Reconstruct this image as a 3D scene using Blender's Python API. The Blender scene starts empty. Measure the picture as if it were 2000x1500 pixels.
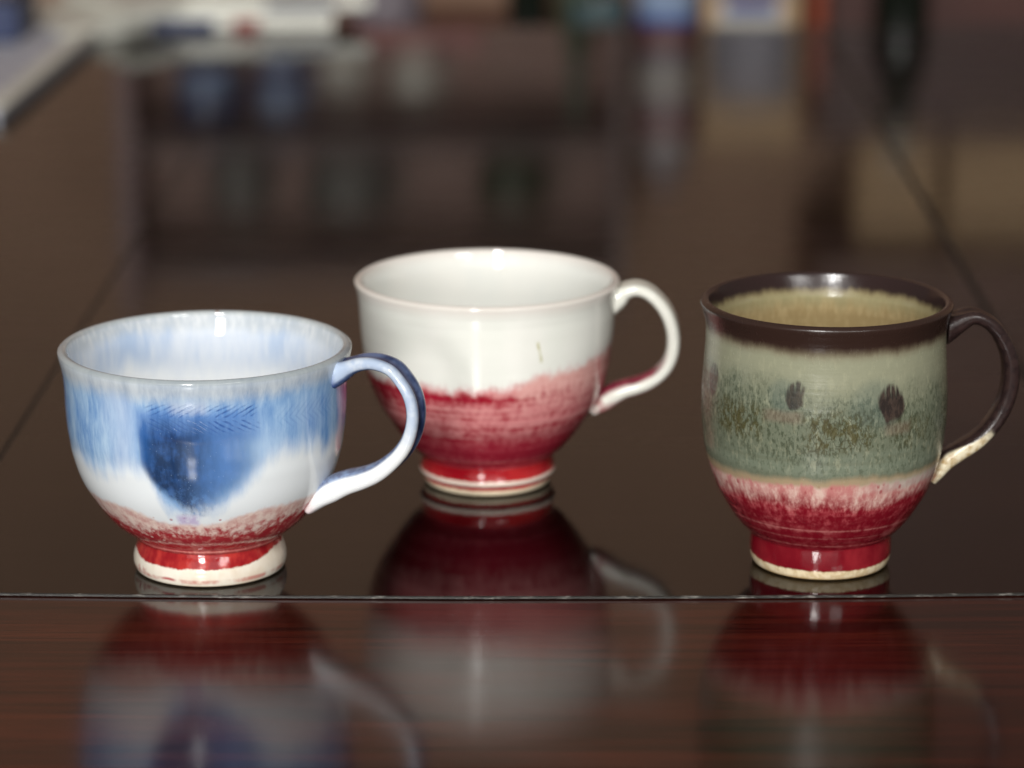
import bpy, math, random
from mathutils import Vector
random.seed(7)
R = math.radians
S = bpy.context.scene
COL = S.collection

# ------------------------------------------------------------------ camera
cam_d = bpy.data.cameras.new('camera')
cam = bpy.data.objects.new('camera', cam_d); COL.objects.link(cam)
cam.location = (0, 0, .3337); cam.rotation_euler = (R(75), 0, 0)
cam_d.sensor_width = 36; cam_d.lens = 108
cam_d.clip_start = .05; cam_d.clip_end = 60
cam_d.dof.use_dof = True; cam_d.dof.focus_distance = 1.0; cam_d.dof.aperture_fstop = 7.2
cam_d.dof.aperture_blades = 0
S.camera = cam

# ------------------------------------------------------------------ world (dim room light), view
W = bpy.data.worlds.new('World'); S.world = W; W.use_nodes = True
bg = W.node_tree.nodes['Background']
bg.inputs[0].default_value = (1.0, .90, .80, 1); bg.inputs[1].default_value = .13
S.view_settings.view_transform = 'Standard'; S.view_settings.look = 'None'
S.view_settings.exposure = 0; S.view_settings.gamma = 1
S.cycles.max_bounces = 10; S.cycles.glossy_bounces = 6; S.cycles.transparent_max_bounces = 12
S.cycles.caustics_reflective = True; S.cycles.blur_glossy = .3

# ------------------------------------------------------------------ window light and an added fill lamp behind the camera
TARGET = Vector((0, 1.05, .04))
def area_light(name, az, dist, z0, z1, w, L, col):
    """area lamp: az degrees right of the camera side, seen from the mugs"""
    a = R(az)
    d = bpy.data.lights.new(name, 'AREA'); d.shape = 'RECTANGLE'; d.size = w; d.size_y = z1 - z0
    d.energy = L * math.pi * w * (z1 - z0); d.color = col
    o = bpy.data.objects.new(name, d); COL.objects.link(o)
    o.location = (math.sin(a) * dist, 1.05 - math.cos(a) * dist, (z0 + z1) / 2)
    o.rotation_euler = (R(90), 0, a + math.pi)
    o.rotation_euler = (Vector((0, 1.05, (z0 + z1) / 2)) - o.location).to_track_quat('-Z', 'Z').to_euler()
    return o
DAY = (1.0, .985, .96)
area_light('window_pane_sill', -10, 3.0, .25, .70, .34, 56, DAY)
area_light('window_pane_low', -10, 3.0, 1.00, 1.10, .34, 25, DAY)
area_light('window_pane_middle', -10, 3.0, 1.48, 2.02, .34, 135, DAY)
area_light('window_pane_high', -10, 3.0, 2.08, 2.45, .34, 26, DAY)
area_light('side_window_pane_left', 21, 3.0, 1.15, 1.75, .30, 14, DAY)
area_light('side_window_pane_right', 29, 3.0, 1.15, 1.75, .34, 14, DAY)
area_light('front_fill', -4, 3.3, .05, 1.75, 3.6, 1.45, (1.0, .97, .93))  # broad unseen fill lamp, added to brighten the mugs' lower bellies

# ================================================================== helpers
def link(o, parent=None):
    COL.objects.link(o)
    if parent: o.parent = parent
    return o
def tag(o, label=None, cat=None, group=None, kind=None):
    if label: o['label'] = label
    if cat: o['category'] = cat
    if group: o['group'] = group
    if kind: o['kind'] = kind
    return o
def thing(name, label, cat, loc=(0, 0, 0), group=None, rz=0):
    o = bpy.data.objects.new(name, None); link(o); o.location = loc; o.rotation_euler[2] = rz
    o.empty_display_size = .02
    return tag(o, label, cat, group)
def mesh(name, V, F, mats, parent=None, smooth=False, uvs=None, fm=None, bevel=0):
    m = bpy.data.meshes.new(name); m.from_pydata([tuple(v) for v in V], [], F)
    if not isinstance(mats, (list, tuple)): mats = [mats]
    for k in mats: m.materials.append(k)
    if fm: m.polygons.foreach_set('material_index', fm)
    if smooth: m.polygons.foreach_set('use_smooth', [True] * len(m.polygons))
    for un, arr in (uvs or {}).items():
        l = m.uv_layers.new(name=un)
        buf = []
        for lp in m.loops:
            buf += arr[lp.vertex_index]
        l.data.foreach_set('uv', buf)
    m.update()
    o = bpy.data.objects.new(name, m); link(o, parent)
    if bevel:
        b = o.modifiers.new('bevel', 'BEVEL'); b.width = bevel; b.segments = 3; b.limit_method = 'ANGLE'
    return o
def box(name, x0, x1, y0, y1, z0, z1, mat, parent=None, bevel=0):
    V = [(x, y, z) for z in (z0, z1) for x, y in ((x0, y0), (x1, y0), (x1, y1), (x0, y1))]
    F = [(0, 3, 2, 1), (4, 5, 6, 7), (0, 1, 5, 4), (1, 2, 6, 5), (2, 3, 7, 6), (3, 0, 4, 7)]
    return mesh(name, V, F, mat, parent, bevel=bevel)
def prism(name, pts, z0, z1, mat, parent=None, bevel=0, mats_top=None):
    n = len(pts)
    V = [(x, y, z0) for x, y in pts] + [(x, y, z1) for x, y in pts]
    F = [tuple(reversed(range(n))), tuple(range(n, 2 * n))] + [(i, (i + 1) % n, n + (i + 1) % n, n + i) for i in range(n)]
    fm = None
    if mats_top is not None:
        fm = [2, 1] + [0] * n
        return mesh(name, V, F, [mat, mats_top, mats_top], parent, fm=[1, 1] + [0] * n, bevel=bevel)
    return mesh(name, V, F, mat, parent, bevel=bevel)
def catmull(P, n):
    out = []
    for i in range(len(P) - 1):
        p0 = P[max(i - 1, 0)]; p1 = P[i]; p2 = P[i + 1]; p3 = P[min(i + 2, len(P) - 1)]
        for k in range(n):
            t = k / n
            out.append(tuple(.5 * ((2 * b) + (-a + c) * t + (2 * a - 5 * b + 4 * c - d) * t * t + (-a + 3 * b - 3 * c + d) * t ** 3)
                             for a, b, c, d in zip(p0, p1, p2, p3)))
    out.append(tuple(P[-1])); return out
def lathe(name, prof, mat, parent=None, seg=48, sub=3, close_bottom=True, wob=0, mat_of=None, ph=0):
    """profile (r, z) turned about z; faces point outward when the profile runs bottom-outside, rim, inside"""
    P = catmull(prof, sub) if sub > 1 else prof
    V, F, fm = [], [], []
    for r, z in P:
        for j in range(seg):
            a = 2 * math.pi * j / seg
            q = r * (1 + wob * (math.sin(2 * a + ph + z * 12) + .6 * math.sin(3 * a + 1.3 * ph + z * 25)))
            V.append((q * math.sin(a), -q * math.cos(a), z))
    for i in range(len(P) - 1):
        for j in range(seg):
            k = (j + 1) % seg
            F.append((i * seg + j, i * seg + k, (i + 1) * seg + k, (i + 1) * seg + j))
            fm.append(mat_of(i / sub) if mat_of else 0)
    if close_bottom:
        F.append(tuple(reversed(range(seg)))); fm.append(fm[0])
    if P[-1][0] < 1e-3 or P[-1][0] < .3 * P[0][0]:
        F.append(tuple(range((len(P) - 1) * seg, len(P) * seg))); fm.append(fm[-2])
    return mesh(name, V, F, mat, parent, smooth=True, fm=fm)

# ------------------------------------------------------------------ node helpers
class E:
    """a value in a node tree, with arithmetic"""
    def __init__(s, nt, sock): s.nt, s.s = nt, sock
    def _m(s, op, *a, clamp=False):
        n = s.nt.nodes.new('ShaderNodeMath'); n.operation = op; n.use_clamp = clamp
        for i, v in enumerate((s,) + a):
            if isinstance(v, E): s.nt.links.new(v.s, n.inputs[i])
            else: n.inputs[i].default_value = v
        return E(s.nt, n.outputs[0])
    def __add__(s, o): return s._m('ADD', o)
    __radd__ = __add__
    def __sub__(s, o): return s._m('SUBTRACT', o)
    def __rsub__(s, o): return (s * -1) + o
    def __mul__(s, o): return s._m('MULTIPLY', o)
    __rmul__ = __mul__
    def __truediv__(s, o): return s._m('DIVIDE', o)
    def abs(s): return s._m('ABSOLUTE')
    def sin(s): return s._m('SINE')
    def pow(s, k): return s._m('POWER', k)
    def max(s, o): return s._m('MAXIMUM', o)
    def min(s, o): return s._m('MINIMUM', o)
    def sq(s): return s * s
    def ss(s, a, b):
        """smoothstep from 0 at a to 1 at b (a may be above b)"""
        n = s.nt.nodes.new('ShaderNodeMapRange'); n.interpolation_type = 'SMOOTHSTEP'
        s.nt.links.new(s.s, n.inputs['Value'])
        lo, hi, x, y = (a, b, 0, 1) if a < b else (b, a, 1, 0)
        n.inputs['From Min'].default_value = lo; n.inputs['From Max'].default_value = hi
        n.inputs['To Min'].default_value = x; n.inputs['To Max'].default_value = y
        return E(s.nt, n.outputs[0])
    def band(s, a, b, w): return s.ss(a - w, a + w) * s.ss(b + w, b - w)
class Mat:
    def __init__(s, name, rough=.1, ior=1.5, coat=0, spec=.5):
        s.m = bpy.data.materials.new(name); s.m.use_nodes = True; s.nt = s.m.node_tree
        s.b = s.nt.nodes['Principled BSDF']; s.b.inputs['Roughness'].default_value = rough
        s.b.inputs['IOR'].default_value = ior; s.b.inputs['Coat Weight'].default_value = coat
        s.b.inputs['Coat Roughness'].default_value = .03; s.b.inputs['Specular IOR Level'].default_value = spec
        s.g = s.nt.nodes.new('ShaderNodeNewGeometry')
        s.t = s.nt.nodes.new('ShaderNodeTexCoord')
        s.col = None
    def xyz(s, src='Object'):
        n = s.nt.nodes.new('ShaderNodeSeparateXYZ'); s.nt.links.new(s.t.outputs[src], n.inputs[0])
        return [E(s.nt, n.outputs[i]) for i in range(3)]
    def uv(s, name):
        u = s.nt.nodes.new('ShaderNodeUVMap'); u.uv_map = name
        n = s.nt.nodes.new('ShaderNodeSeparateXYZ'); s.nt.links.new(u.outputs[0], n.inputs[0])
        return E(s.nt, n.outputs[0]), E(s.nt, n.outputs[1])
    def noise(s, scale, vec=(1, 1, 1), detail=3, rough=.55, off=0, dist=0):
        mp = s.nt.nodes.new('ShaderNodeMapping'); mp.inputs['Scale'].default_value = vec
        mp.inputs['Location'].default_value = (off, off * .7, off * 1.3)
        s.nt.links.new(s.t.outputs['Object'], mp.inputs[0])
        n = s.nt.nodes.new('ShaderNodeTexNoise'); n.inputs['Scale'].default_value = scale
        n.inputs['Detail'].default_value = detail; n.inputs['Roughness'].default_value = rough
        n.inputs['Distortion'].default_value = dist
        s.nt.links.new(mp.outputs[0], n.inputs['Vector'])
        return E(s.nt, n.outputs[0])
    def voro(s, scale, vec=(1, 1, 1), off=0, feature='F1'):
        mp = s.nt.nodes.new('ShaderNodeMapping'); mp.inputs['Scale'].default_value = vec
        mp.inputs['Location'].default_value = (off, off * .7, off * 1.3)
        s.nt.links.new(s.t.outputs['Object'], mp.inputs[0])
        n = s.nt.nodes.new('ShaderNodeTexVoronoi'); n.feature = feature; n.inputs['Scale'].default_value = scale
        s.nt.links.new(mp.outputs[0], n.inputs['Vector'])
        return E(s.nt, n.outputs['Distance'])
    def mix(s, fac, a, b):
        n = s.nt.nodes.new('ShaderNodeMix'); n.data_type = 'RGBA'
        for sock, v in ((n.inputs[0], fac), (n.inputs[6], a), (n.inputs[7], b)):
            if isinstance(v, E): s.nt.links.new(v.s, sock)
            elif isinstance(v, (int, float)): sock.default_value = v
            else: sock.default_value = (*v, 1)
        return E(s.nt, n.outputs[2])
    def over(s, fac, c): s.col = s.mix(fac, s.col, c)
    def done(s, bump=None, strength=.3, dist=.0003, rough=None):
        if isinstance(s.col, E): s.nt.links.new(s.col.s, s.b.inputs['Base Color'])
        elif s.col: s.b.inputs['Base Color'].default_value = (*s.col, 1)
        if bump is not None:
            n = s.nt.nodes.new('ShaderNodeBump'); n.inputs['Strength'].default_value = strength
            n.inputs['Distance'].default_value = dist
            s.nt.links.new(bump.s, n.inputs['Height']); s.nt.links.new(n.outputs[0], s.b.inputs['Normal'])
        if rough is not None: s.nt.links.new(rough.s, s.b.inputs['Roughness'])
        return s.m
def rgb(r, g, b):
    """colour as read in the picture, 0-255"""
    return tuple(((c / 255) / 12.92 if c <= 10 else (((c / 255) + .055) / 1.055) ** 2.4) for c in (r, g, b))
def plain(name, c, rough=.5, var=.12, scale=60, **k):
    m = Mat(name, rough, **k)
    n = m.noise(scale, detail=4)
    m.col = m.mix(n.ss(.3, .7), tuple(x * (1 - var) for x in c), tuple(min(1, x * (1 + var)) for x in c))
    return m.done()

# ================================================================== materials: table, glass
def wood(name, c0, c1, c2, rough, along='x', coat=0., k=1., bump=.25, spec=.5):
    m = Mat(name, rough, ior=1.5, coat=coat, spec=spec)
    st = (1.3, 34, 34) if along == 'x' else (34, 1.3, 34)
    a = m.noise(4.2 * k, st, 6, .62, dist=.6); b = m.noise(1.9, (1.4, 9, 9) if along == 'x' else (9, 1.4, 9), 5, .62, off=3, dist=1.2)
    f = m.noise(16 * k, (.7, 42, 42) if along == 'x' else (42, .7, 42), 4, .7, off=8)
    m.col = m.mix((a * .7 + b * .45).ss(.42, .72), c0, c1)
    m.over(b.ss(.5, .75) * .6, c2)
    m.over(f.ss(.50, .62) * b.ss(.35, .6) * .85, tuple(x * .4 for x in c0))
    r = (b.ss(.3, .7) * .05) + rough
    return m.done(f + a * .5, bump, .00006, rough=r)
WOOD_FRONT = wood('rosewood_lacquer', rgb(27, 10, 6), rgb(68, 24, 14), rgb(90, 36, 18), .12, k=1.35, bump=.10, spec=.35)
WOOD_TOP = wood('dark_table_wood', rgb(52, 25, 17), rgb(76, 40, 28), rgb(82, 46, 32), .25, 'x')
WOOD_EDGE = wood('worn_table_edge', rgb(96, 50, 26), rgb(140, 80, 44), rgb(150, 90, 52), .3)

def glass_face():
    m = bpy.data.materials.new('thin_glass'); m.use_nodes = True; nt = m.node_tree; nt.nodes.clear()
    out = nt.nodes.new('ShaderNodeOutputMaterial'); mix = nt.nodes.new('ShaderNodeMixShader')
    fr = nt.nodes.new('ShaderNodeFresnel'); fr.inputs[0].default_value = 1.5
    tr = nt.nodes.new('ShaderNodeBsdfTransparent'); tr.inputs[0].default_value = (.86, .86, .8, 1)
    gl = nt.nodes.new('ShaderNodeBsdfGlossy')
    tc = nt.nodes.new('ShaderNodeTexCoord'); no = nt.nodes.new('ShaderNodeTexNoise'); no.inputs['Scale'].default_value = 14; no.inputs['Detail'].default_value = 6
    mr = nt.nodes.new('ShaderNodeMapRange'); mr.inputs['From Min'].default_value = .35; mr.inputs['From Max'].default_value = .7
    mr.inputs['To Min'].default_value = .065; mr.inputs['To Max'].default_value = .105
    nt.links.new(tc.outputs['Object'], no.inputs['Vector']); nt.links.new(no.outputs[0], mr.inputs['Value']); nt.links.new(mr.outputs[0], gl.inputs['Roughness'])
    nt.links.new(fr.outputs[0], mix.inputs[0]); nt.links.new(tr.outputs[0], mix.inputs[1]); nt.links.new(gl.outputs[0], mix.inputs[2])
    nt.links.new(mix.outputs[0], out.inputs[0]); return m
GLASS = glass_face()
def glass_under():
    m = bpy.data.materials.new('glass_underside'); m.use_nodes = True; nt = m.node_tree; nt.nodes.clear()
    out = nt.nodes.new('ShaderNodeOutputMaterial'); tr = nt.nodes.new('ShaderNodeBsdfTransparent')
    tr.inputs[0].default_value = (.95, .95, .92, 1); nt.links.new(tr.outputs[0], out.inputs[0]); return m
GLASS_UNDER = glass_under()
ge = Mat('ground_glass_edge', .35)
en = ge.noise(500, (.25, 1, 1), 5, .7); ev = ge.voro(420, (1, 1, 1))
ge.col = ge.mix(en.ss(.5, .74), rgb(38, 36, 33), rgb(150, 147, 140))  # pale flecks in the colour paint the sparkle along the edge
GLASS_EDGE = ge.done(en, .4, .0001)
SEAM = plain('dark_seam_filler', rgb(20, 17, 15), .6)

# ================================================================== table
table = thing('table', 'dark lacquered wooden table under a glass cover, its reddish front strip left bare', 'table', (0, 0, 0))
WZ = -.0011
FE = .822
box('front_board', -1.0, 1.0, FE, 1.16, WZ - .028, WZ - .0002, WOOD_FRONT, table, bevel=.0012)
for x0, x1 in ((-1.0, -.1955), (-.1925, .2195), (.2235, 1.0)):
    box('board', x0, x1, 1.1608, 2.268, WZ - .028, WZ - .0004, WOOD_TOP, table, bevel=.0008)
box('edge_moulding', -1.0, 1.0, FE - .014, FE - .0006, WZ - .03, WZ - .0012, WOOD_EDGE, table, bevel=.003)
box('rear_moulding', -1.0, 1.0, 2.2686, 2.277, WZ - .032, WZ - .001, WOOD_TOP, table, bevel=.002)
box('apron', -.95, .95, FE + .05, FE + .07, WZ - .11, WZ - .029, WOOD_TOP, table)

# glass cover: three panes side by side with dark seams running away from the camera
cover = thing('glass_cover', 'thin glass cover in three panes laid on the dark table under the mugs', 'glass cover', (0, 0, 0))
def front_y(x):            # the front edge is very slightly bowed
    return .9716 + .12 * x * x
def pane(xl, xr):
    pts = []
    n = 14
    (a0, a1), (b0, b1) = xl, xr       # x at the front, x at the rear
    for i in range(n + 1):
        x = a0 + (b0 - a0) * i / n
        pts.append((x, front_y(x) + random.uniform(-.00012, .00012)))
    pts += [(b1, 2.272), (a1, 2.272)]
    m = len(pts)
    V = [(x, y, -.0009) for x, y in pts] + [(x, y, -.0002) for x, y in pts] + [(x, y, 0) for x, y in pts]
    # a small arris at the front top edge
    for i in range(n + 1):
        x, y, z = V[2 * m + i]; V[2 * m + i] = (x, y + .0004, z)
    F = [tuple(reversed(range(m))), tuple(range(2 * m, 3 * m))]
    fm = [1, 0]
    for l in range(2):
        for i in range(m):
            j = (i + 1) % m
            F.append((l * m + i, l * m + j, (l + 1) * m + j, (l + 1) * m + i)); fm.append(2)
    return mesh('glass_pane', V, F, [GLASS, GLASS_UNDER, GLASS_EDGE], cover, fm=fm)
pane((-.95, -.95), (-.2007, -.1807))
pane((-.1988, -.1788), (.2120, .2280))
pane((.2160, .2324), (.95, .95))
def seam(a0, a1, b0, b1):
    y0, y1 = front_y(a0) + .002, 2.27
    V = [(a0, y0, -.0010), (b0, y0, -.0010), (b1, y1, -.0010), (a1, y1, -.0010), (a0, y0, -.0004), (b0, y0, -.0004), (b1, y1, -.0004), (a1, y1, -.0004)]
    F = [(0, 3, 2, 1), (4, 5, 6, 7), (0, 1, 5, 4), (1, 2, 6, 5), (2, 3, 7, 6), (3, 0, 4, 7)]
    mesh('seam_strip', V, F, SEAM, cover)
seam(-.20065, -.18065, -.19885, -.17885)
seam(.2121, .2281, .2159, .2323)

# ================================================================== mugs
def phi_z(m):
    """degrees round the pot (0 faces the camera, + to the right) and height in mm"""
    x, y, z = m.xyz()
    a = x._m('ARCTAN2', y * -1) * (180 / math.pi)
    return a, z * 1000

WHITE = rgb(226, 231, 232); RED = rgb(150, 24, 36); PINK = rgb(205, 160, 150); CREAM = rgb(228, 219, 202)
DEEP = rgb(128, 14, 30)

def m1_ext():
    m = Mat('blue_white_red_glaze', .045, ior=1.5)
    a, z = phi_z(m)
    st = m.noise(150, (1, 1, .16), 5, .6); fine = m.noise(520, (1, 1, .22), 4, .65, off=5)
    big = m.noise(34, (1, 1, .45), 3, .5, off=2); blot = m.noise(330, (1, 1, 1), 4, .6, off=9)
    mid = m.noise(85, (1, 1, .3), 3, .5, off=12)
    # blue body
    t = st * .55 + fine * .3 + big * .55
    m.col = m.mix(t.ss(.5, .92), rgb(80, 134, 196), rgb(176, 206, 233))
    m.over(a.band(-62, -34, 9) * z.band(48, 68, 7) * t.ss(.9, .55) * .7, rgb(60, 118, 190))
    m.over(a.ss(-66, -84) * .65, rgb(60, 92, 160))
    m.over(a.band(44, 60, 8) * z.band(54, 68, 5) * .35, rgb(78, 118, 186))
    # paler column left of the dark patch
    m.over(a.band(-38, -24, 6) * (mid + .25).ss(.45, .85) * .55, rgb(206, 220, 238))
    m.over(a.band(24, 40, 7) * z.ss(64, 50) * .35, rgb(200, 216, 236))
    # grey rim
    rimz = z + (big - .5) * 9 + (fine - .5) * 3
    m.over((rimz - a.abs().ss(12, 50) * 1.5).ss(68.0, 75.0) * .85, m.mix(t.ss(.5, .85), rgb(160, 170, 180), rgb(205, 211, 214)))
    m.over(z.ss(76.4, 77.6) * .6, rgb(150, 158, 158))
    # blue band under the rim in the middle
    ai = a + (st - .5) * 10
    m.over((ai + 23).ss(-3, 4) * ai.ss(38, 16) * (z + (fine - .5) * 3).band(57, 68, 2.6) * .7, rgb(72, 118, 186))
    m.over(ai.band(-9, 6, 2.2) * (z + (fine - .5) * 3).band(67, 71, 1.4) * .4, rgb(196, 198, 208))
    # white runs
    da = (a + 4).abs()
    zb = (a + 4).ss(-7, -18) * 15 + (a + 2).ss(6, 40) * 19 + 31.0 + a.ss(-30, -60) * -1.5 + (st - .5) * 10 + (mid - .5) * 13
    dz = z - zb
    m.over(dz.ss(6.5, -1.0) * .55, rgb(214, 226, 238))
    m.over(dz.ss(3.0, -4.5), rgb(232, 238, 241))
    # dark patch with its lower tip
    e = (st - .5) * 5 + (fine - .5) * 4 + (mid - .5) * 5
    hw_l = z.ss(28, 50) * 17 + 3.5; hw_r = z.ss(28, 50) * 21 + 3
    left = (a + 1.0 + hw_l + e * (1.2 - z.ss(40, 48) * .8)).ss(-1.6, 3.0)
    right = (hw_r - 1.0 - a + e * 1.8).ss(-7, 13)
    top = (z + e * 1.3 + a.ss(-5, 20) * 2.5).ss(68.5, 57)
    bot = (z + (fine - .5) * 12 + (st - .5) * 9 + (mid - .5) * 6).ss(29.5, 37.5)
    dark = left * right * top * bot
    m.over(dark * .9, m.mix((blot * .6 + fine * .5).ss(.45, .75), rgb(10, 30, 68), rgb(30, 68, 126)))
    m.over(dark * (a + (mid - .5) * 6 + (st - .5) * 6).ss(-8, 17) * .75, rgb(96, 140, 202))
    m.over(dark * (z + (st - .5) * 5).ss(56, 69) * .45, rgb(70, 108, 176))
    m.over(dark * z.ss(42, 33) * blot.ss(.42, .6) * .7, rgb(108, 152, 206))
    m.over((a + 20).ss(6, 0) * z.ss(46, 52) * dark.ss(.1, .5) * .5, rgb(38, 96, 168))
    # combed leaf marks
    xm = a * .83
    d = (z - 65.2 + xm * .02)
    ad = d.abs()
    ph = (xm - ad * 1.45 - ad * ad * .06) * (2 * math.pi / 3.0) + (mid - .5) * 11 + (big - .5) * 6
    comb = (ph.sin() + (blot - .5) * 1.6).ss(-.1, 1.1) * ad.ss(.25, .7) * ad.ss(5.6, 3.6) * a.band(-17, 26, 3)
    m.over(comb * (blot + .02).ss(.4, .65) * (mid + .15).ss(.4, .7) * .85, rgb(52, 86, 148))
    m.over(ad.ss(.5, .1) * a.band(-12, 14, 6) * mid.ss(.4, .6) * .25, rgb(44, 74, 132))
    comb2 = ((a - 52) * .83 * 2.4 - (z - 63).abs() * 2.6).sin().ss(.1, .8) * a.band(36, 68, 5) * z.band(60, 67, 1.5)
    m.over(comb2 * .16, rgb(66, 104, 176))
    # light crystals
    sp = m.voro(800, (1, 1, .7), off=4)
    m.over(sp.ss(.12, .06) * dark * .35, rgb(170, 196, 226))
    # purple drip
    m.over((a + 4).abs().ss(6.5, 3.5) * z.band(26.5, 30.5, 1.4) * (fine + .1).ss(.35, .65) * .65, rgb(176, 150, 200))
    m.over((a + 4.5).abs().ss(2.6, 1.0) * z.band(28.0, 31.0, .7) * blot.ss(.4, .6) * .7, rgb(150, 104, 164))
    # pink crackle then red
    zp = da.ss(6, 38) * 5.0 + 26.6 + (fine - .5) * 3 + (mid - .5) * 3
    dp = z - zp
    mott = blot * .6 + fine * .5
    m.over(dp.ss(1.2, -1.2) * .9, m.mix(mott.ss(.44, .68), rgb(208, 158, 148), rgb(232, 208, 196)))
    zr = (z + (fine - .5) * 9 + (blot - .5) * 9 + (mid - .5) * 7) - a.abs().ss(30, 75) * 3.5
    redc = m.mix((mott * 1.0).ss(.5, .74), rgb(172, 50, 58), rgb(214, 142, 132))
    m.over(zr.ss(26.0, 20.6), redc)
    
    spk = m.voro(230, (1, 1, 1), off=1)
    m.over(spk.ss(.16, .09) * z.band(17, 29, 1) * .8, m.mix(mid.ss(.45, .55), rgb(160, 44, 52), rgb(226, 196, 186)))
    m.over(z.band(12.2, 12.8, .35) * .5, rgb(214, 150, 138))
    m.over(z.ss(11.9, 11.3) * .7, rgb(196, 120, 110))
    # tiny iron spots
    pin = m.voro(95, (1, 1, 1), off=7)
    m.over(pin.ss(.045, .03) * z.ss(60, 68), rgb(70, 50, 40))
    bump = comb * -.14 + z.band(12.1, 12.9, .4) * .9 + blot * z.ss(32, 24) * .5 + big * .25
    return m.done(bump, .55, .0005)

def m1_foot():
    m = Mat('red_cream_foot_glaze', .06)
    a, z = phi_z(m)
    f = m.noise(420, (1, 1, .8), 4, .6); b = m.noise(120, (1, 1, .6), 3, .5, off=4); v = m.noise(300, (1, 1, .1), 3, .5, off=6)
    m.col = m.mix((f * .4 + v * .7).ss(.4, .75), rgb(144, 24, 32), rgb(184, 56, 50))
    lim = 6.6 + a.ss(20, 80) * 3.2 + a.ss(-50, -85) * 1.8 + (f - .5) * 1.8 + (b - .5) * 2.2
    m.over((z - lim).ss(.35, -.35), m.mix(b.ss(.4, .7), rgb(233, 226, 212), rgb(222, 208, 188)))
    m.over(z.band(1.5, 2.9, .4) * (f * .4 + b * .8).ss(.54, .72) * .65, rgb(190, 90, 84))
    m.over(((a + 28 + (b - .5) * 8).abs().ss(8, 3) * (z + (b - .5) * 1.5).band(2.0, 2.9, .3) + (a + 60 + (b - .5) * 20).abs().ss(12, 3) * (z - (b - .5) * 3).band(2.5, 4.5, .8) * f.ss(.48, .62)).min(1.0) * .85, rgb(176, 44, 50))
    m.over(z.ss(1.1, .5) * .8, rgb(206, 182, 150))
    return m.done(f * .6 + b, .35, .0004)

def m1_int():
    m = Mat('blue_white_interior_glaze', .05)
    a, z = phi_z(m)
    st = m.noise(120, (1, 1, .14), 4, .6, off=21); fine = m.noise(420, (1, 1, .18), 4, .6, off=15); big = m.noise(40, (1, 1, .35), 3, .5, off=22)
    t = st * .5 + fine * .25 + big * .6
    m.col = rgb(236, 240, 242)
    up = (z + (st - .5) * 16 + (big - .5) * 14).ss(54, 64)
    m.over(up * .85, m.mix(t.ss(.48, .8), rgb(166, 190, 222), rgb(216, 224, 235)))
    m.over((z + (big - .5) * 7 + (fine - .5) * 3).ss(69.5, 75) * .85, m.mix(fine.ss(.4, .7), rgb(186, 194, 200), rgb(212, 216, 218)))
    m.over(z.ss(76.6, 77.8) * .5, rgb(164, 170, 168))
    # rust dot on the rim at the back
    m.over(((a.abs() - 180).abs().ss(1.6, .7)) * z.band(76.6, 78.4, .5) * fine.ss(.35, .5), rgb(140, 84, 50))
    return m.done(st + big, .15, .0004)

def m2_ext():
    m = Mat('ivory_over_red_glaze', .05)
    a, z = phi_z(m)
    st = m.noise(170, (1, 1, .25), 4, .6); fine = m.noise(480, (1, 1, .5), 4, .65, off=5)
    big = m.noise(45, (1, 1, .6), 3, .5, off=2); blot = m.noise(240, (1, 1, 1), 4, .6, off=9)
    ring = m.noise(150, (.05, .05, 1.6), 3, .6, off=3); mid = m.noise(90, (1, 1, .6), 3, .55, off=12)
    m.col = m.mix(big.ss(.3, .7), rgb(235, 235, 228), rgb(230, 232, 224))
    m.over((z + big * 4).ss(74, 80) * .5, rgb(222, 208, 200))
    mott = blot * .28 + fine * .3 + ring * .62
    redc = m.mix(mott.ss(.48, .7), rgb(160, 30, 50), rgb(212, 138, 138))
    lo = m.mix((ring * .7 + fine * .4).ss(.5, .72), rgb(150, 34, 52), rgb(180, 78, 88))
    redc = m.mix((z + (big - .5) * 10).ss(31, 22), redc, lo)
    pinky = (a + (mid - .5) * 40).ss(4, 24) * (z + (fine - .5) * 14 + (blot - .5) * 10).ss(36, 50)
    redc = m.mix(pinky * (mott + .10).ss(.45, .72) * .8, redc, rgb(224, 176, 168))
    zb = 46.2 + a.ss(4, 30) * 6 + a.ss(30, 60) * 2 + (mid - .5) * 6 + (st - .5) * 6 + (fine - .5) * 3 + (big - .5) * 5
    dz = z - zb
    m.over(dz.ss(3.4, -.2) * .45 * fine.ss(.3, .65), rgb(214, 190, 190))
    m.over((dz + (blot - .5) * 5 + (fine - .5) * 3).ss(1.8, -2.2), redc)
    m.over(z.band(38.2, 39.2, .5) * st.ss(.4, .6) * .45, rgb(216, 160, 154))
    m.over(z.band(35.6, 36.2, .4) * (big + .1).ss(.45, .6) * .4, rgb(216, 160, 154))
    m.over(a.band(-16, 4, 5) * z.band(40.5, 45, 1.2) * blot.ss(.55, .4) * .8, rgb(150, 16, 36))
    m.over((a - 24 + (z - 60) * .25).abs().ss(1.0, .5) * z.band(56.5, 64, .8) * fine.ss(.4, .55) * .7, rgb(176, 172, 110))
    m.over(z.ss(11.8, 11.0) * .6, rgb(196, 90, 90))
    return m.done(ring * 1.0 + blot * .25 * z.ss(47, 40), .35, .0006)

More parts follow.
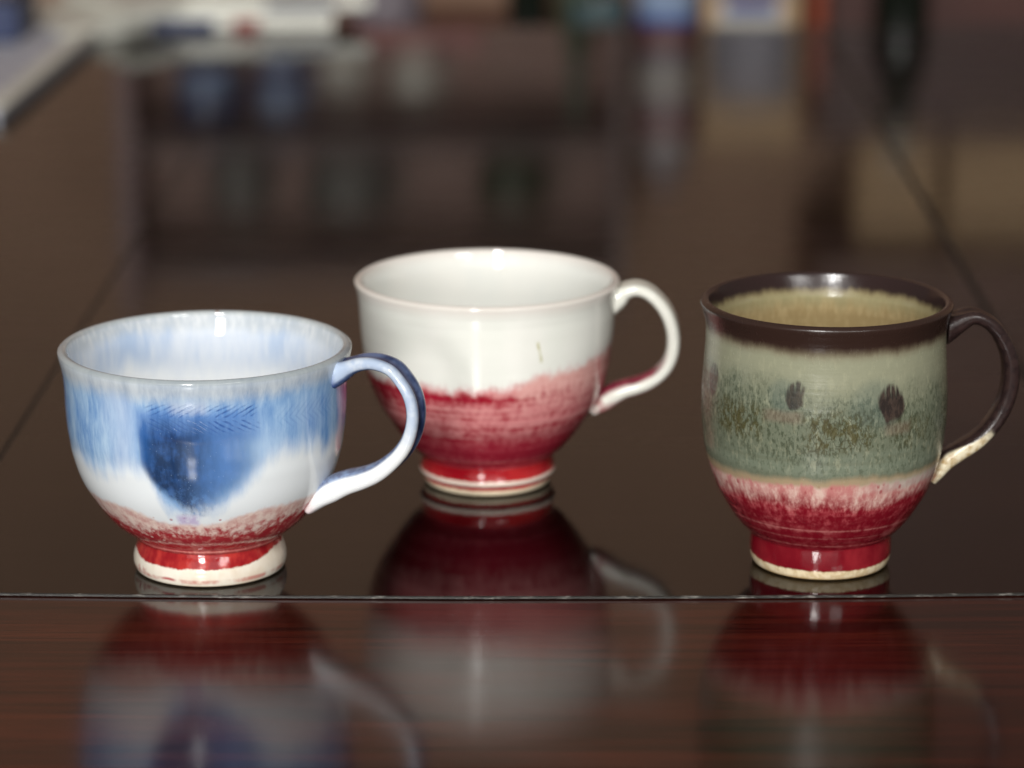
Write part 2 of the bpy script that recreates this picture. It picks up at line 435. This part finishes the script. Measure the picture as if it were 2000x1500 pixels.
def m2_foot():
    m = Mat('red_foot_glaze_cream_ring', .06)
    a, z = phi_z(m)
    f = m.noise(420, (1, 1, .8), 4, .6); b = m.noise(120, (1, 1, .3), 3, .5, off=4)
    m.col = m.mix(b.ss(.4, .7), rgb(150, 18, 30), rgb(176, 44, 46))
    zz = z + (f - .5) * 1.1 + (b - .5) * .8
    m.over(zz.band(4.3, 6.3, .35), rgb(232, 214, 200))
    m.over((zz - 2.6).ss(.3, -.3), rgb(224, 208, 180))
    m.over(z.ss(1.0, .4) * .6, rgb(196, 166, 124))
    return m.done(f * .6 + b, .3, .0004)

def m2_int():
    m = Mat('ivory_interior_glaze', .05)
    a, z = phi_z(m)
    big = m.noise(45, (1, 1, .6), 3, .5, off=2)
    m.col = m.mix(big.ss(.3, .7), rgb(234, 234, 228), rgb(228, 230, 225))
    m.over((z + big * 3).ss(75, 79.5) * .5, rgb(222, 210, 202))
    return m.done(big, .15, .0006)

def m3_ext():
    m = Mat('sage_green_brown_rim_glaze', .2)
    a, z = phi_z(m)
    st = m.noise(220, (1, 1, .3), 4, .6); fine = m.noise(560, (1, 1, .4), 4, .7, off=5)
    big = m.noise(42, (1, 1, .8), 3, .5, off=2); blot = m.noise(300, (1, 1, .8), 4, .65, off=9)
    grit = m.noise(900, (1, 1, .45), 3, .7, off=13); ring = m.noise(150, (.05, .05, 1.2), 3, .6, off=3); mid = m.noise(130, (1, 1, .7), 3, .55, off=12)
    m.col = m.mix((z + (big - .5) * 20 + (mid - .5) * 8).ss(62, 78), rgb(106, 112, 94), rgb(142, 143, 120))
    m.over((fine * .5 + ring * .5).ss(.52, .7) * .4, rgb(150, 158, 138))
    m.over(z.band(41, 50, 3) * ring.ss(.4, .62) * .45, rgb(122, 133, 116))
    # dark speckle that pools in the middle height
    pool = (z + (big - .5) * 26 + (mid - .5) * 8).band(50, 68, 6)
    m.over(pool * grit.ss(.47, .58) * .72, rgb(66, 74, 58))
    m.over(z.ss(82, 56) * z.ss(38, 44) * grit.ss(.50, .64) * .55, rgb(66, 72, 54))
    m.over(z.ss(40, 46) * fine.ss(.5, .68) * .4, rgb(158, 158, 132))
    ol = (a - 2).band(-16, 15, 5) * (z + (big - .5) * 6).band(51, 64, 2.5) + (a + 49).band(-13, 13, 5) * (z + (big - .5) * 6).band(53, 64, 2.5) + (a - 40).band(-12, 12, 5) * z.band(51, 60, 3) * .5
    m.over(ol.min(1.0) * (grit * .5 + blot * .6).ss(.5, .62) * .78, rgb(74, 68, 34))
    cr = m.voro(620, (1, 1, .5), off=2, feature='DISTANCE_TO_EDGE')
    m.over(ol.min(1.0) * cr.ss(.09, .02) * .5, rgb(48, 44, 24))
    # thumb-dab spots with blue halo
    def dab(ac, zc, ha, hz, k, halo):
        x = (a - ac + (st - .5) * 5 + (mid - .5) * 6) / ha; y = (z - zc + (st - .5) * 3 + (mid - .5) * 5) / hz
        rr = (x * x + y * y)
        hx = (a - ac + ha * 1.1) / (ha * 1.9); hy = (z - zc) / (hz * 1.35)
        hh = hx * hx + hy * hy
        m.over(hh.ss(1.25, .25) * halo * .75, rgb(80, 96, 92))
        comb = (a * 2.2 + st * 9 + mid * 5).sin().ss(.2, .9) * (z - zc).ss(hz * .1, hz * .9)
        m.over(rr.ss(1.25, .65) * (1 - comb * .7) * k, m.mix(fine.ss(.4, .6), rgb(42, 33, 32), rgb(64, 51, 46)))
    m.over((a + 25).abs().ss(12, 6) * z.band(60, 64, 1.2) * .4, rgb(128, 106, 92))
    m.over((a - 30).abs().ss(9, 5) * z.band(55.5, 59.5, 1.2) * .35, rgb(122, 100, 88))
    dab(-19.5, 69, 4.6, 4.6, .8, .5)
    dab(27, 66.4, 7.4, 6.8, .96, .45)
    dab(-70, 68.5, 5, 5.5, .7, .35)
    # lower edge: tan line, pink, red
    zz = z + (st - .5) * 3 + (big - .5) * 4 - a.ss(20, -60) * -1.2
    m.over(zz.ss(42.5, 39.5) * .85, rgb(168, 146, 116))
    m.over((zz + (fine - .5) * 3).ss(39.6, 37.6), m.mix((st * .6 + fine * .5).ss(.45, .7), rgb(188, 122, 118), rgb(214, 184, 172)))
    m.over(a.ss(5, 40) * zz.band(35.5, 39.5, 1.2) * .5, rgb(176, 182, 172))
    zr = z + (st - .5) * 9 + (fine - .5) * 5 + (big - .5) * 6
    m.over(zr.ss(35.0, 29), m.mix((fine * .5 + st * .3 + ring * .3).ss(.5, .68), rgb(124, 20, 34), rgb(176, 76, 82)))
    m.over(zr.ss(27, 22) * .6, rgb(116, 16, 30))
    drops = m.voro(260, (1, 1, .6), off=6)
    m.over(drops.ss(.2, .1) * z.band(27, 38, 1) * .65, rgb(150, 34, 48))
    ln = z + (ring - .5) * 1.5 + a * .006
    m.over((ln.band(20.4, 20.8, .3) + ln.band(13.2, 13.6, .35) + ln.band(16.9, 17.2, .25) * .6).min(1.0) * fine.ss(.3, .6) * .6, rgb(206, 140, 134))
    m.over(zr.ss(35, 29) * z.ss(13, 17) * (ring * .7 + st * .4).ss(.58, .7) * .5, rgb(196, 116, 114))
    # brown rim
    rz = z + (st - .5) * 2.4 + (fine - .5) * 1.6 + (big - .5) * 5
    m.over(rz.ss(80.2, 85.6) * .7, rgb(100, 78, 60))
    m.over(rz.ss(82.2, 86.4), rgb(50, 35, 30))
    glossy = z.ss(40, 36)
    bump = ring * .6 + grit * .35 * pool + blot * .3
    return m.done(bump, .6, .0006, rough=.26 - glossy * .17 + (grit - .5) * .1)

def m3_foot():
    m = Mat('deep_red_foot_glaze', .05)
    a, z = phi_z(m)
    f = m.noise(420, (1, 1, .8), 4, .6); b = m.noise(120, (1, 1, .6), 3, .5, off=4)
    m.col = m.mix(b.ss(.4, .7), rgb(112, 16, 28), rgb(138, 34, 42))
    m.over((z + (f - .5) * 1.2 + (b - .5) * .8 - 3.7 - a.abs().ss(40, 90) * .8).ss(.35, -.3), m.mix(f.ss(.4, .6), rgb(226, 210, 178), rgb(206, 184, 146)))
    m.over(z.ss(1.5, .6) * .7, rgb(186, 150, 96))
    return m.done(f * .6 + b, .3, .0004)

def m3_int():
    m = Mat('tan_interior_brown_rim_glaze', .2)
    a, z = phi_z(m)
    st = m.noise(200, (1, 1, .25), 4, .6, off=2); fine = m.noise(500, (1, 1, .4), 4, .6, off=5); ring = m.noise(120, (.05, .05, 1.2), 3, .6, off=3)
    m.col = m.mix((fine * .5 + ring * .5).ss(.4, .65), rgb(158, 138, 98), rgb(182, 162, 120))
    m.over((z + (st - .5) * 7).ss(79, 86) * .7, rgb(148, 146, 112))
    rz = z + (st - .5) * 3 + (fine - .5) * 1.6
    m.over(rz.ss(84.8, 88.2) * .6, rgb(120, 100, 70))
    m.over(rz.ss(86.0, 89.0), rgb(46, 33, 32))
    return m.done(fine * .6 + ring, .3, .0004)

def handle(name, pts, thick, width, theta, mat, parent, groove=.30, flare=1.0):
    P = catmull(pts, 6); T = catmull([(t,) for t in thick], 6); Wd = catmull([(w,) for w in width], 6)
    n = len(P); seg = 28
    e = Vector((math.cos(theta), -math.sin(theta), 0)); up = Vector((0, 0, 1)); bb = Vector((-math.sin(theta), -math.cos(theta), 0))
    V, F, uvp, uvs = [], [], [], []
    for i in range(n):
        p = P[i]; q0 = P[max(i - 1, 0)]; q1 = P[min(i + 1, n - 1)]
        tx, tz = q1[0] - q0[0], q1[1] - q0[1]; l = math.hypot(tx, tz); tx, tz = tx / l, tz / l
        nx, nz = -tz, tx
        k = max(0., 1 - i / 9.) if groove else 0.
        if k: nx, nz = nx * (1 - k), nz * (1 - k) + k; l = math.hypot(nx, nz); nx, nz = nx / l, nz / l
        # outward normal: left-hand side of the downward path
        for j in range(seg):
            a = 2 * math.pi * j / seg
            c, s = math.cos(a), math.sin(a)
            nn = math.copysign(abs(c) ** .8, c); ww = math.copysign(abs(s) ** .75, s)
            t = T[i][0] * .5; w = Wd[i][0] * .5
            off = nn * t
            if nn > 0: off -= groove * T[i][0] * math.exp(-(ww / .42) ** 2) * min(1, i / 10) * min(1, (n - 1 - i) / 14)
            pos = e * (p[0] + nx * off) + up * (p[1] + nz * off) + bb * (ww * w)
            V.append(pos); uvp.append((i / (n - 1), nn * .5 + .5)); uvs.append((ww * .5 + .5, 0))
    for i in range(n - 1):
        for j in range(seg):
            k = (j + 1) % seg
            F.append((i * seg + j, (i + 1) * seg + j, (i + 1) * seg + k, i * seg + k))
    F.append(tuple(range(seg))); F.append(tuple(reversed(range((n - 1) * seg, n * seg))))
    return mesh(name, V, F, mat, parent, smooth=True, uvs={'path': uvp, 'side': uvs})

def m1_handle():
    m = Mat('blue_white_handle_glaze', .05)
    u, n = m.uv('path'); w, _ = m.uv('side')
    f = m.noise(320, (1, 1, 1), 4, .6); s = m.noise(90, (1, 1, 1), 3, .5, off=3)
    m.col = rgb(238, 241, 242)
    topm = (u + (s - .5) * .25).ss(.62, .42)
    m.over(topm * .75, m.mix((f * .5 + s * .6).ss(.45, .72), rgb(150, 174, 208), rgb(206, 216, 228)))
    m.over(topm * (w + (s - .5) * .3).band(.62, .84, .06) * .4, rgb(96, 126, 176))
    m.over(n.ss(.5, .7) * ((w - .47).abs()).ss(.34, .2) * u.ss(.86, .7), m.mix((s * .8 + f * .2).ss(.4, .62), rgb(40, 52, 88), rgb(96, 112, 150)))
    m.over(n.ss(.26, .12) * .85, m.mix(f.ss(.4, .65), rgb(44, 66, 118), rgb(110, 138, 182)))
    m.over(u.ss(.05, .015) * .8, rgb(40, 70, 142))
    m.over(u.ss(.93, .97) * (w - .5).abs().ss(.32, .12) * .9, rgb(140, 26, 48))
    m.over(u.ss(.95, .99) * .35, rgb(196, 130, 130))
    return m.done(f, .12, .0003)
def m2_handle():
    m = Mat('ivory_red_handle_glaze', .05)
    u, n = m.uv('path'); w, _ = m.uv('side')
    f = m.noise(320, (1, 1, 1), 4, .6); s = m.noise(90, (1, 1, 1), 3, .5, off=3)
    m.col = rgb(226, 226, 216)
    ue = u + (s - .5) * .2
    m.over((n + (s - .5) * .25).ss(.34, .08) * ue.ss(.48, .68), m.mix((f * .5 + s * .6).ss(.45, .7), rgb(120, 20, 52), rgb(160, 60, 80)))
    m.over(n.ss(.72, .92) * ue.ss(.45, .75) * .9, rgb(172, 62, 78))
    m.over(n.ss(.7, .9) * (w - .5).abs().ss(.36, .2) * u.ss(.7, .4) * .6, rgb(170, 160, 146))
    m.over(u.ss(.86, .98) * (f + s * .6).ss(.7, .95) * .8, rgb(158, 36, 50))
    return m.done(f, .12, .0003)
def m3_handle():
    m = Mat('dark_brown_handle_glaze', .2)
    u, n = m.uv('path'); w, _ = m.uv('side')
    f = m.noise(380, (1, 1, 1), 4, .6); s = m.noise(110, (1, 1, 1), 3, .5, off=3)
    m.col = m.mix(f.ss(.35, .7), rgb(38, 27, 27), rgb(52, 38, 36))
    cr = (u + (s - .5) * .10 + (f - .5) * .05).ss(.68, .73) * w.ss(.56, .72) * (n + (s - .5) * .4).ss(.95, .8) * (n * .6 + u + (s - .5) * .1).ss(.9, .98)
    cr = (cr + u.ss(.925, .95)).min(1.0)
    m.over(cr * .95, m.mix((f * .6 + s * .5).ss(.45, .62), rgb(176, 150, 106), rgb(222, 212, 184)))
    m.over((u.ss(.93, .97) * (s - .45).ss(.05, .0)) * .5, rgb(190, 120, 110))
    return m.done(f, .35, .0004, )

def mug(label, loc, outer, foot_n, rim, inner, mats, hargs, wob, ph, group):
    """outer: (r, z) from the table up; foot_n points belong to the foot; rim: lip points; inner: going down inside"""
    t = thing('mug', label, 'mug', loc, group)
    foot = outer[:foot_n]; body = outer[foot_n - 1:]
    r0 = foot[0][0]
    base = [(r0 - .0045, .0016), (r0 - .0038, .0004), (r0 - .0020, 0)]
    lathe('foot', [(.001, .0030), (r0 - .0055, .0030)] + base + foot, mats[1], t, 160, 5, close_bottom=False, wob=wob * .4, ph=ph)
    prof = body + rim + inner
    nb = len(body) + len(rim) // 2 - .5
    lathe('body', prof, [mats[0], mats[2]], t, 224, 5, close_bottom=False, wob=wob, ph=ph, mat_of=lambda i: 0 if i < nb else 1)
    handle('handle', *hargs, t)
    return t
def inner_of(outer, foot_n, wall, zb):
    pts = [(r - wall, z) for r, z in outer[foot_n:] if z > zb + .006 and z < outer[-1][1] - .003]
    return list(reversed(pts)) + [(pts[0][0] * .8, zb + .002), (pts[0][0] * .45, zb), (.0008, zb - .0004)]

O1 = [(.0250, .0004), (.0257, .0013), (.0262, .0033), (.0260, .0058), (.0252, .0083), (.0243, .0105), (.0241, .0113),
      (.0249, .0119), (.0252, .0126), (.0258, .0134), (.0290, .0153), (.0330, .0187), (.0366, .0230), (.0393, .0270), (.0416, .0308), (.0432, .0341), (.0444, .0374),
      (.0453, .0406), (.0461, .0439), (.0466, .0473), (.0471, .0506), (.0474, .0539), (.0477, .0590), (.0478, .0640), (.0481, .0690),
      (.0487, .0725), (.0494, .0755), (.0496, .0772)]
O2 = [(.0228, .0004), (.0236, .0013), (.0240, .0026), (.0241, .0036), (.0251, .0046), (.0255, .0056), (.0252, .0066), (.0247, .0082), (.0246, .0100), (.0247, .0110),
      (.0254, .0119), (.0266, .0130), (.0290, .0150), (.0322, .0187), (.0348, .0223), (.0372, .0259), (.0395, .0292), (.0414, .0326), (.0428, .0360), (.0440, .0394),
      (.0449, .0427), (.0456, .0461), (.0460, .0494), (.0464, .0528), (.0468, .0561), (.0471, .0595), (.0473, .0628), (.0475, .0661),
      (.0477, .0694), (.0481, .0728), (.0488, .0757), (.0491, .0771)]
O3 = [(.0227, .0004), (.0235, .0014), (.0241, .0033), (.0243, .0058), (.0242, .0085), (.0240, .0108), (.0241, .0114),
      (.0248, .0121), (.0262, .0133), (.0285, .0157), (.0310, .0190), (.0335, .0231), (.0359, .0274), (.0375, .0315), (.0389, .0355), (.0399, .0395),
      (.0407, .0436), (.0411, .0476), (.0415, .0516), (.0416, .0556), (.0416, .0596), (.0415, .0635), (.0412, .0675), (.0410, .0715),
      (.0407, .0754), (.0405, .0794), (.0405, .0833), (.0409, .0862), (.0417, .0890), (.0423, .0908), (.0425, .0918)]
def lip(o, t, h):
    r, z = o[-1]
    return [(r - .0004, z + h * .55), (r - .0013, z + h), (r - t + .0008, z + h * .85), (r - t, z + h * .2)]
H1 = [(.0462, .0716), (.0496, .0734), (.0530, .0752), (.0572, .0768), (.0622, .0772), (.0677, .0756), (.0714, .0720), (.0743, .0674), (.0756, .0623), (.0754, .0572), (.0738, .0518),
      (.0709, .0470), (.0667, .0426), (.0620, .0390), (.0567, .0364), (.0513, .0344), (.0463, .0318), (.0422, .0288), (.0380, .0242)]
T1 = [.0108, .0084, .0062, .0054, .0048, .0046, .0046, .0047, .0049, .0051, .0055, .0060, .0066, .0072, .0078, .0086, .0092, .0072, .0034]
W1 = [.0124, .0114, .0112, .0112, .0114, .0116, .0118, .0120, .0120, .0120, .0118, .0116, .0114, .0114, .0114, .0118, .0126, .0130, .0120]
H2 = [(.0458, .0698), (.0484, .0716), (.0512, .0738), (.0549, .0749), (.0588, .0740), (.0625, .0713), (.0659, .0672), (.0683, .0620), (.0693, .0566), (.0690, .0513), (.0674, .0466),
      (.0645, .0428), (.0604, .0397), (.0558, .0377), (.0515, .0364), (.0476, .0345), (.0436, .0318), (.0392, .0280)]
T2 = [.0120, .0092, .0064, .0056, .0054, .0054, .0055, .0056, .0056, .0056, .0057, .0060, .0063, .0066, .0069, .0076, .0080, .0040]
W2 = [.0125, .0122, .0120, .0120, .0120, .0120, .0120, .0120, .0118, .0116, .0114, .0112, .0110, .0110, .0112, .0114, .0114, .0104]
H3 = [(.0410, .0822), (.0448, .0846), (.0492, .0866), (.0532, .0857), (.0572, .0829), (.0603, .0786), (.0626, .0735), (.0636, .0680), (.0634, .0622), (.0621, .0564), (.0597, .0512),
      (.0563, .0464), (.0520, .0423), (.0472, .0391), (.0430, .0360), (.0402, .0322), (.0378, .0285)]
T3 = [.0105, .0076, .0056, .0052, .0054, .0057, .0060, .0062, .0062, .0061, .0061, .0061, .0062, .0064, .0062, .0048, .0030]
W3 = [.0125, .0115, .0110, .0108, .0108, .0108, .0108, .0108, .0106, .0104, .0102, .0100, .0098, .0098, .0096, .0086, .0066]
GRP = 'three handmade mugs on the table'
mug('blue and white glazed mug with dark blue heart-shaped patch and red foot', (-.1037, 1.0052, 0), O1, 7, lip(O1, .0031, .0012),
    inner_of(O1, 7, .0033, .0150), (m1_ext(), m1_foot(), m1_int()), (H1, T1, W1, R(18), m1_handle()), .0022, .4, GRP)
mug('ivory white mug with wide red lower half and pale looped handle', (-.0092, 1.1069, 0), O2, 10, lip(O2, .0030, .0011),
    inner_of(O2, 10, .0033, .0150), (m2_ext(), m2_foot(), m2_int()), (H2, T2, W2, R(4), m2_handle()), .0018, 2.1, GRP)
mug('tall sage green mug with dark brown rim and handle and dark dabs', (.1064, 1.0102, 0), O3, 7, lip(O3, .0030, .0013),
    inner_of(O3, 7, .0032, .0150), (m3_ext(), m3_foot(), m3_int()), (H3, T3, W3, R(-2), m3_handle()), .0022, 3.6, GRP)

# ================================================================== behind the table
WALL = plain('tan_wall_paint', rgb(174, 141, 118), .8, .06, 3)
wall = box('wall', -3.0, 3.0, 3.30, 3.36, -.80, 2.6, WALL); tag(wall, kind='structure')
FLOORM = plain('dark_floor', rgb(70, 52, 42), .5, .1, 4)
fl = box('floor', -3.0, 3.0, -2.6, 3.295, -.84, -.80, FLOORM); tag(fl, kind='structure')

RW = wood('red_brown_cabinet_wood', rgb(84, 44, 38), rgb(124, 66, 58), rgb(134, 76, 66), .35, 'x', k=.5)
RWD = wood('dark_cabinet_wood', rgb(80, 54, 48), rgb(112, 76, 68), rgb(120, 84, 74), .35, 'x', k=.5)
sb = thing('sideboard', 'low dark red-brown wooden sideboard standing behind the table', 'sideboard', (0, 2.80, -.80))
box('top', -1.1, 1.1, 0, .44, .655, .68, RW, sb, .003)
box('carcass', -1.07, 1.07, .02, .42, .06, .6545, RWD, sb)
for i in range(4):
    dr = box('door', -1.05 + i * .528, -1.05 + i * .528 + .516, .004, .0195, .09, .64, RW, sb, .002)
    box('handle', -1.05 + i * .528 + .24, -1.05 + i * .528 + .276, -.012, .0035, .36, .375, SEAM, dr, .002)

def lit(name, c, rough=.3): return plain(name, c, rough, .08, 40)
PORC = lit('pale_porcelain', rgb(214, 212, 200), .15); NAVY = lit('navy_glaze', rgb(34, 48, 92), .15)
BLUE = lit('bright_blue_print', rgb(40, 78, 158), .3); SKY = lit('light_blue_glaze', rgb(150, 172, 205), .2)
LILAC = lit('lilac_grey_glaze', rgb(132, 124, 132), .3); TEAL = lit('grey_teal_glaze', rgb(84, 104, 108), .15)
KRAFT = lit('kraft_card', rgb(200, 168, 130), .7); DARKG = lit('dark_green_glass', rgb(22, 30, 24), .1)
GREY = lit('grey_stoneware', rgb(122, 122, 116), .4); ORNG = lit('orange_brown_wood', rgb(150, 66, 34), .4)
ROSE = lit('dusty_rose_print', rgb(150, 104, 104), .4); OLIVE = lit('olive_glaze', rgb(74, 84, 66), .3)
BACKP = plain('grey_brown_back_panel', rgb(150, 120, 108), .6, .1, 5)

# wall shelf with its two boards; its mirror image is what the glass shows
sh = thing('wall_shelf', 'dark red wooden wall shelf with two boards of china behind the table', 'shelf', (0, 3.0, 0))
box('board', -.372, -.03, 0, .11, .104, .1275, lit('rose_painted_board', rgb(168, 84, 78), .4), sh, .001)
box('board', -.372, .10, 0, .11, .222, .2335, RWD, sh, .001)
box('board', -.372, .10, 0, .11, .350, .362, RWD, sh, .001)
box('post', -.392, -.372, -.004, .12, .10, .40, RW, sh, .001)
box('post', .101, .112, 0, .12, .10, .40, RWD, sh, .001)
box('back_panel', -.371, .10, .112, .12, .10, .40, BACKP, sh)

def cup(label, x, y, z, r, h, m, m2=None, hnd=True, group='cups on the wall shelf'):
    t = thing('cup', label, 'cup', (x, y, z), group)
    lathe('bowl', [(r * .5, 0), (r * .55, h * .06), (r * .8, h * .3), (r * .95, h * .65), (r, h), (r * .93, h * 1.0), (r * .88, h * .65), (r * .7, h * .3), (r * .2, h * .15)], m, t, 40, 2)
    if m2: lathe('glaze_band', [(r * .92, h * .42), (r * .965, h * .55), (r * .98, h * .72)], m2, t, 40, 2, close_bottom=False)
    if hnd:
        pts = [(r * .9, h * .85), (r * 1.25, h * .85), (r * 1.45, h * .6), (r * 1.25, h * .35), (r * .8, h * .28)]
        handle('handle', pts, [r * .14] * 5, [r * .2] * 5, R(25), m, t, groove=0)
    return t
cup('white cup on the lower shelf board, left of the two plain white ones', -.168, 3.035, .1275, .026, .042, PORC)
cup('white cup on the lower shelf board, right of the two plain white ones', -.096, 3.035, .1275, .027, .048, PORC)
cup('light blue cup with navy band on the lower shelf board', -.232, 3.045, .1275, .025, .066, SKY, NAVY)
cup('navy and pale blue cup at the left end of the lower shelf board', -.305, 3.045, .1275, .031, .074, NAVY, SKY)
cup('grey stoneware cup on the upper shelf board near the left post', -.275, 3.045, .2335, .030, .060, GREY)
cup('wide grey stoneware cup in the middle of the upper shelf board', -.165, 3.045, .2335, .044, .062, GREY)
cup('olive grey cup at the right of the upper shelf board', .0, 3.045, .2335, .036, .056, OLIVE)

def bottle(name, label, cat, x, y, z, prof, m, bands=(), group=None):
    t = thing(name, label, cat, (x, y, z), group)
    lathe('body', prof, m, t, 48, 3)
    for pr, bm_ in bands: lathe('label_band', pr, bm_, t, 48, 1, close_bottom=False)
    return t
SZ = -.12
bottle('pot', 'round lilac grey pot on the sideboard behind the magazines', 'pot', -.121, 2.96, SZ,
       [(.020, 0), (.030, .012), (.036, .032), (.034, .052), (.022, .066), (.018, .072), (.015, .070)], LILAC)
bottle('bowl', 'small grey teal bowl with a bright glint left of the blue jar', 'bowl', .083, 2.95, SZ,
       [(.016, 0), (.018, .006), (.026, .018), (.029, .034), (.030, .046), (.027, .046), (.025, .034), (.018, .016), (.004, .012)], TEAL)
bottle('tall_jar', 'tall blue jar with pale and pink bands between the bowl and the kraft box', 'jar', .149, 2.96, SZ,
       [(.026, 0), (.0285, .006), (.029, .05), (.029, .20), (.029, .33), (.026, .35), (.016, .362), (.014, .375), (.004, .378)], LILAC,
       [([(.0297, .004), (.0297, .0305)], BLUE), ([(.0295, .031), (.0295, .058)], SKY), ([(.0295, .20), (.0295, .24)], ROSE), ([(.0295, .262), (.0295, .284)], PORC),
        ([(.0295, .30), (.0295, .325)], ROSE), ([(.0292, .334), (.0285, .343)], PORC)])
for x, h, m_, l in ((.015, .30, DARKG, 'slim dark green bottle under the end of the wall shelf'), (.062, .315, OLIVE, 'olive green bottle right of the wall shelf')):
    bottle('bottle', l, 'bottle', x, 2.965, SZ, [(.018, 0), (.0195, .006), (.0195, h * .6), (.015, h * .72), (.008, h * .8), (.008, h * .98), (.002, h)] if x > .05 else
           [(.018, 0), (.0195, .006), (.0195, .14), (.010, .17), (.007, .19), (.007, .212), (.002, .214)], m_)
bottle('bottle', 'tall dark bottle with a white cap at the right of the sideboard', 'bottle', .378, 2.98, SZ,
       [(.024, 0), (.027, .008), (.027, .235), (.022, .27), (.012, .31), (.011, .33), (.002, .333)], DARKG, [([(.0274, .300), (.0135, .301)], DARKG)][:0])
cap = bottle('stopper', 'pale glass stopper lying on the dark bottle', 'stopper', .378, 2.98, SZ + .333, [(.009, 0), (.012, .004), (.012, .018), (.008, .024), (.002, .025)], PORC)

# kraft box with a printed blue picture on its front
bx = thing('kraft_box', 'tan card box with a blue and white picture printed on its front', 'box', (.2285, 2.92, SZ))
box('carton', -.0455, .0455, 0, .12, 0, .335, KRAFT, bx, .002)
box('printed_picture', -.033, .030, -.0016, -.0004, .006, .052, PORC, bx)
box('printed_picture', -.041, .040, -.0016, -.0004, .056, .288, lit('slate_print', rgb(112, 108, 116), .5), bx)
box('printed_picture', -.018, .020, -.0028, -.0018, .20, .284, lit('pale_grey_print', rgb(150, 148, 158), .5), bx)
box('printed_picture', -.026, .024, -.0026, -.0018, .036, .050, BLUE, bx)
pl_ = box('wooden_post', .2865, .3010, 2.94, 2.955, SZ, .16, ORNG, None, .001); tag(pl_, 'thin orange brown upright strip beside the kraft box', 'post')
dk = thing('cupboard', 'dark red-brown cupboard with a door standing on the sideboard at the right', 'cupboard', (.305, 3.0, SZ))
box('case', 0, .60, .012, .24, 0, .345, RWD, dk, .002)
dd = box('door', .006, .594, 0, .0114, .006, .339, wood('dark_maroon_door', rgb(66, 36, 32), rgb(92, 54, 46), rgb(96, 58, 50), .4, 'x', k=.5), dk, .002)
box('handle', .02, .032, -.012, -.0004, .15, .20, SEAM, dd, .002)
for x0, x1, lb in ((.345, .425, 'tan card parcel on top of the dark cupboard, left one'), (.437, .535, 'tan card parcel on top of the dark cupboard, right one')):
    p = thing('parcel', lb, 'parcel', ((x0 + x1) / 2, 3.02, SZ + .3452), 'parcels on the cupboard')
    h = (x1 - x0) / 2
    box('carton', -h, h, 0, .1, 0, .10, KRAFT, p, .002)
    box('tape', -h - .0005, h + .0005, .04, .06, .0995, .1008, ORNG, p)

# ================================================================== papers at the far left of the table
PAPER = Mat('printed_paper', .55); pn = PAPER.noise(60, (1, 1, 1), 4, .7); pn2 = PAPER.noise(160, (1, .3, 1), 3, .6, off=4)
PAPER.col = PAPER.mix(pn.ss(.45, .62) * .6, rgb(214, 216, 226), rgb(140, 144, 162)); PAPER.over(pn2.ss(.55, .65) * .4, rgb(80, 84, 104)); PAPER = PAPER.done()
PAGE = plain('white_page', rgb(228, 228, 218), .55, .06, 30)
REDP = lit('red_print', rgb(150, 84, 76), .5); NAVP = lit('navy_print', rgb(36, 50, 88), .5)
nb = thing('newspaper', 'grey folded newspaper lying on the far left of the table', 'newspaper', (0, 0, 0))
prism('sheet', [(-.3155, 1.865), (-.2985, 2.235), (-.60, 2.25), (-.66, 1.82)], .0004, .004, PAPER, nb)
prism('sheet', [(-.3170, 1.868), (-.3010, 2.225), (-.60, 2.24), (-.66, 1.83)], .0044, .007, PAPER, nb)
prism('sheet', [(-.3130, 1.872), (-.2975, 2.228), (-.31, 2.23), (-.3255, 1.872)], .0074, .0086, PAGE, nb)
def magazine(label, pts, z0, z1, spots):
    t = thing('magazine', label, 'magazine', (0, 0, 0), 'magazines stacked on the far left of the table')
    prism('pages', pts, z0 + .0006, z1 - .0006, PAGE, t)
    prism('cover', pts, z1 - .0004, z1, PAGE, t)
    a, b = Vector(pts[1]), Vector(pts[2]); d = (b - a); nrm = Vector((d.y, -d.x)).normalized()
    for s0, s1, m_ in spots:
        p0 = a + d * s0 + nrm * .0006; p1 = a + d * s1 + nrm * .0006; q0 = a + d * s0 + nrm * .0002; q1 = a + d * s1 + nrm * .0002
        prism('printed_patch', [tuple(p0), tuple(p1), tuple(q1), tuple(q0)], z0 + .0008, z1 - .0035, m_, t)
    return t
magazine('cream magazine at the bottom of the stack beside the newspaper', [(-.320, 2.165), (-.268, 2.246), (-.132, 2.258), (-.150, 2.345), (-.380, 2.325)], .0004, .012, [(.02, .36, NAVP), (.46, .60, REDP)])
magazine('cream magazine on top of the stack, shifted to the right', [(-.275, 2.20), (-.238, 2.256), (-.105, 2.272), (-.125, 2.35), (-.340, 2.33)], .0124, .022, [(.42, .80, NAVP)])
nvb = thing('case', 'navy blue case lying on the newspaper at the far left corner', 'case', (-.425, 2.17, .0072))
box('shell', -.085, .08, -.03, .055, 0, .030, NAVP, nvb, .004)
box('lid', -.086, .081, -.031, .056, .0304, .040, lit('dark_brown_leather', rgb(52, 36, 30), .5), nvb, .003)

CUPB = wood('brown_wall_cupboard_wood', rgb(110, 78, 64), rgb(140, 100, 84), rgb(144, 106, 88), .4, 'x', k=.5)
wc = thing('wall_cupboard', 'dark brown wall cupboard hanging above the parcels at the far right', 'wall cupboard', (.31, 3.06, .352))
box('case', 0, .9, .012, .238, 0, .9, CUPB, wc, .002)
for i in range(2):
    d_ = box('door', .004 + .45 * i, .446 + .45 * i, 0, .0114, .004, .896, CUPB, wc, .002)
    box('handle', .40 + .09 * i, .412 + .09 * i, -.012, -.0004, .10, .16, SEAM, d_, .002)
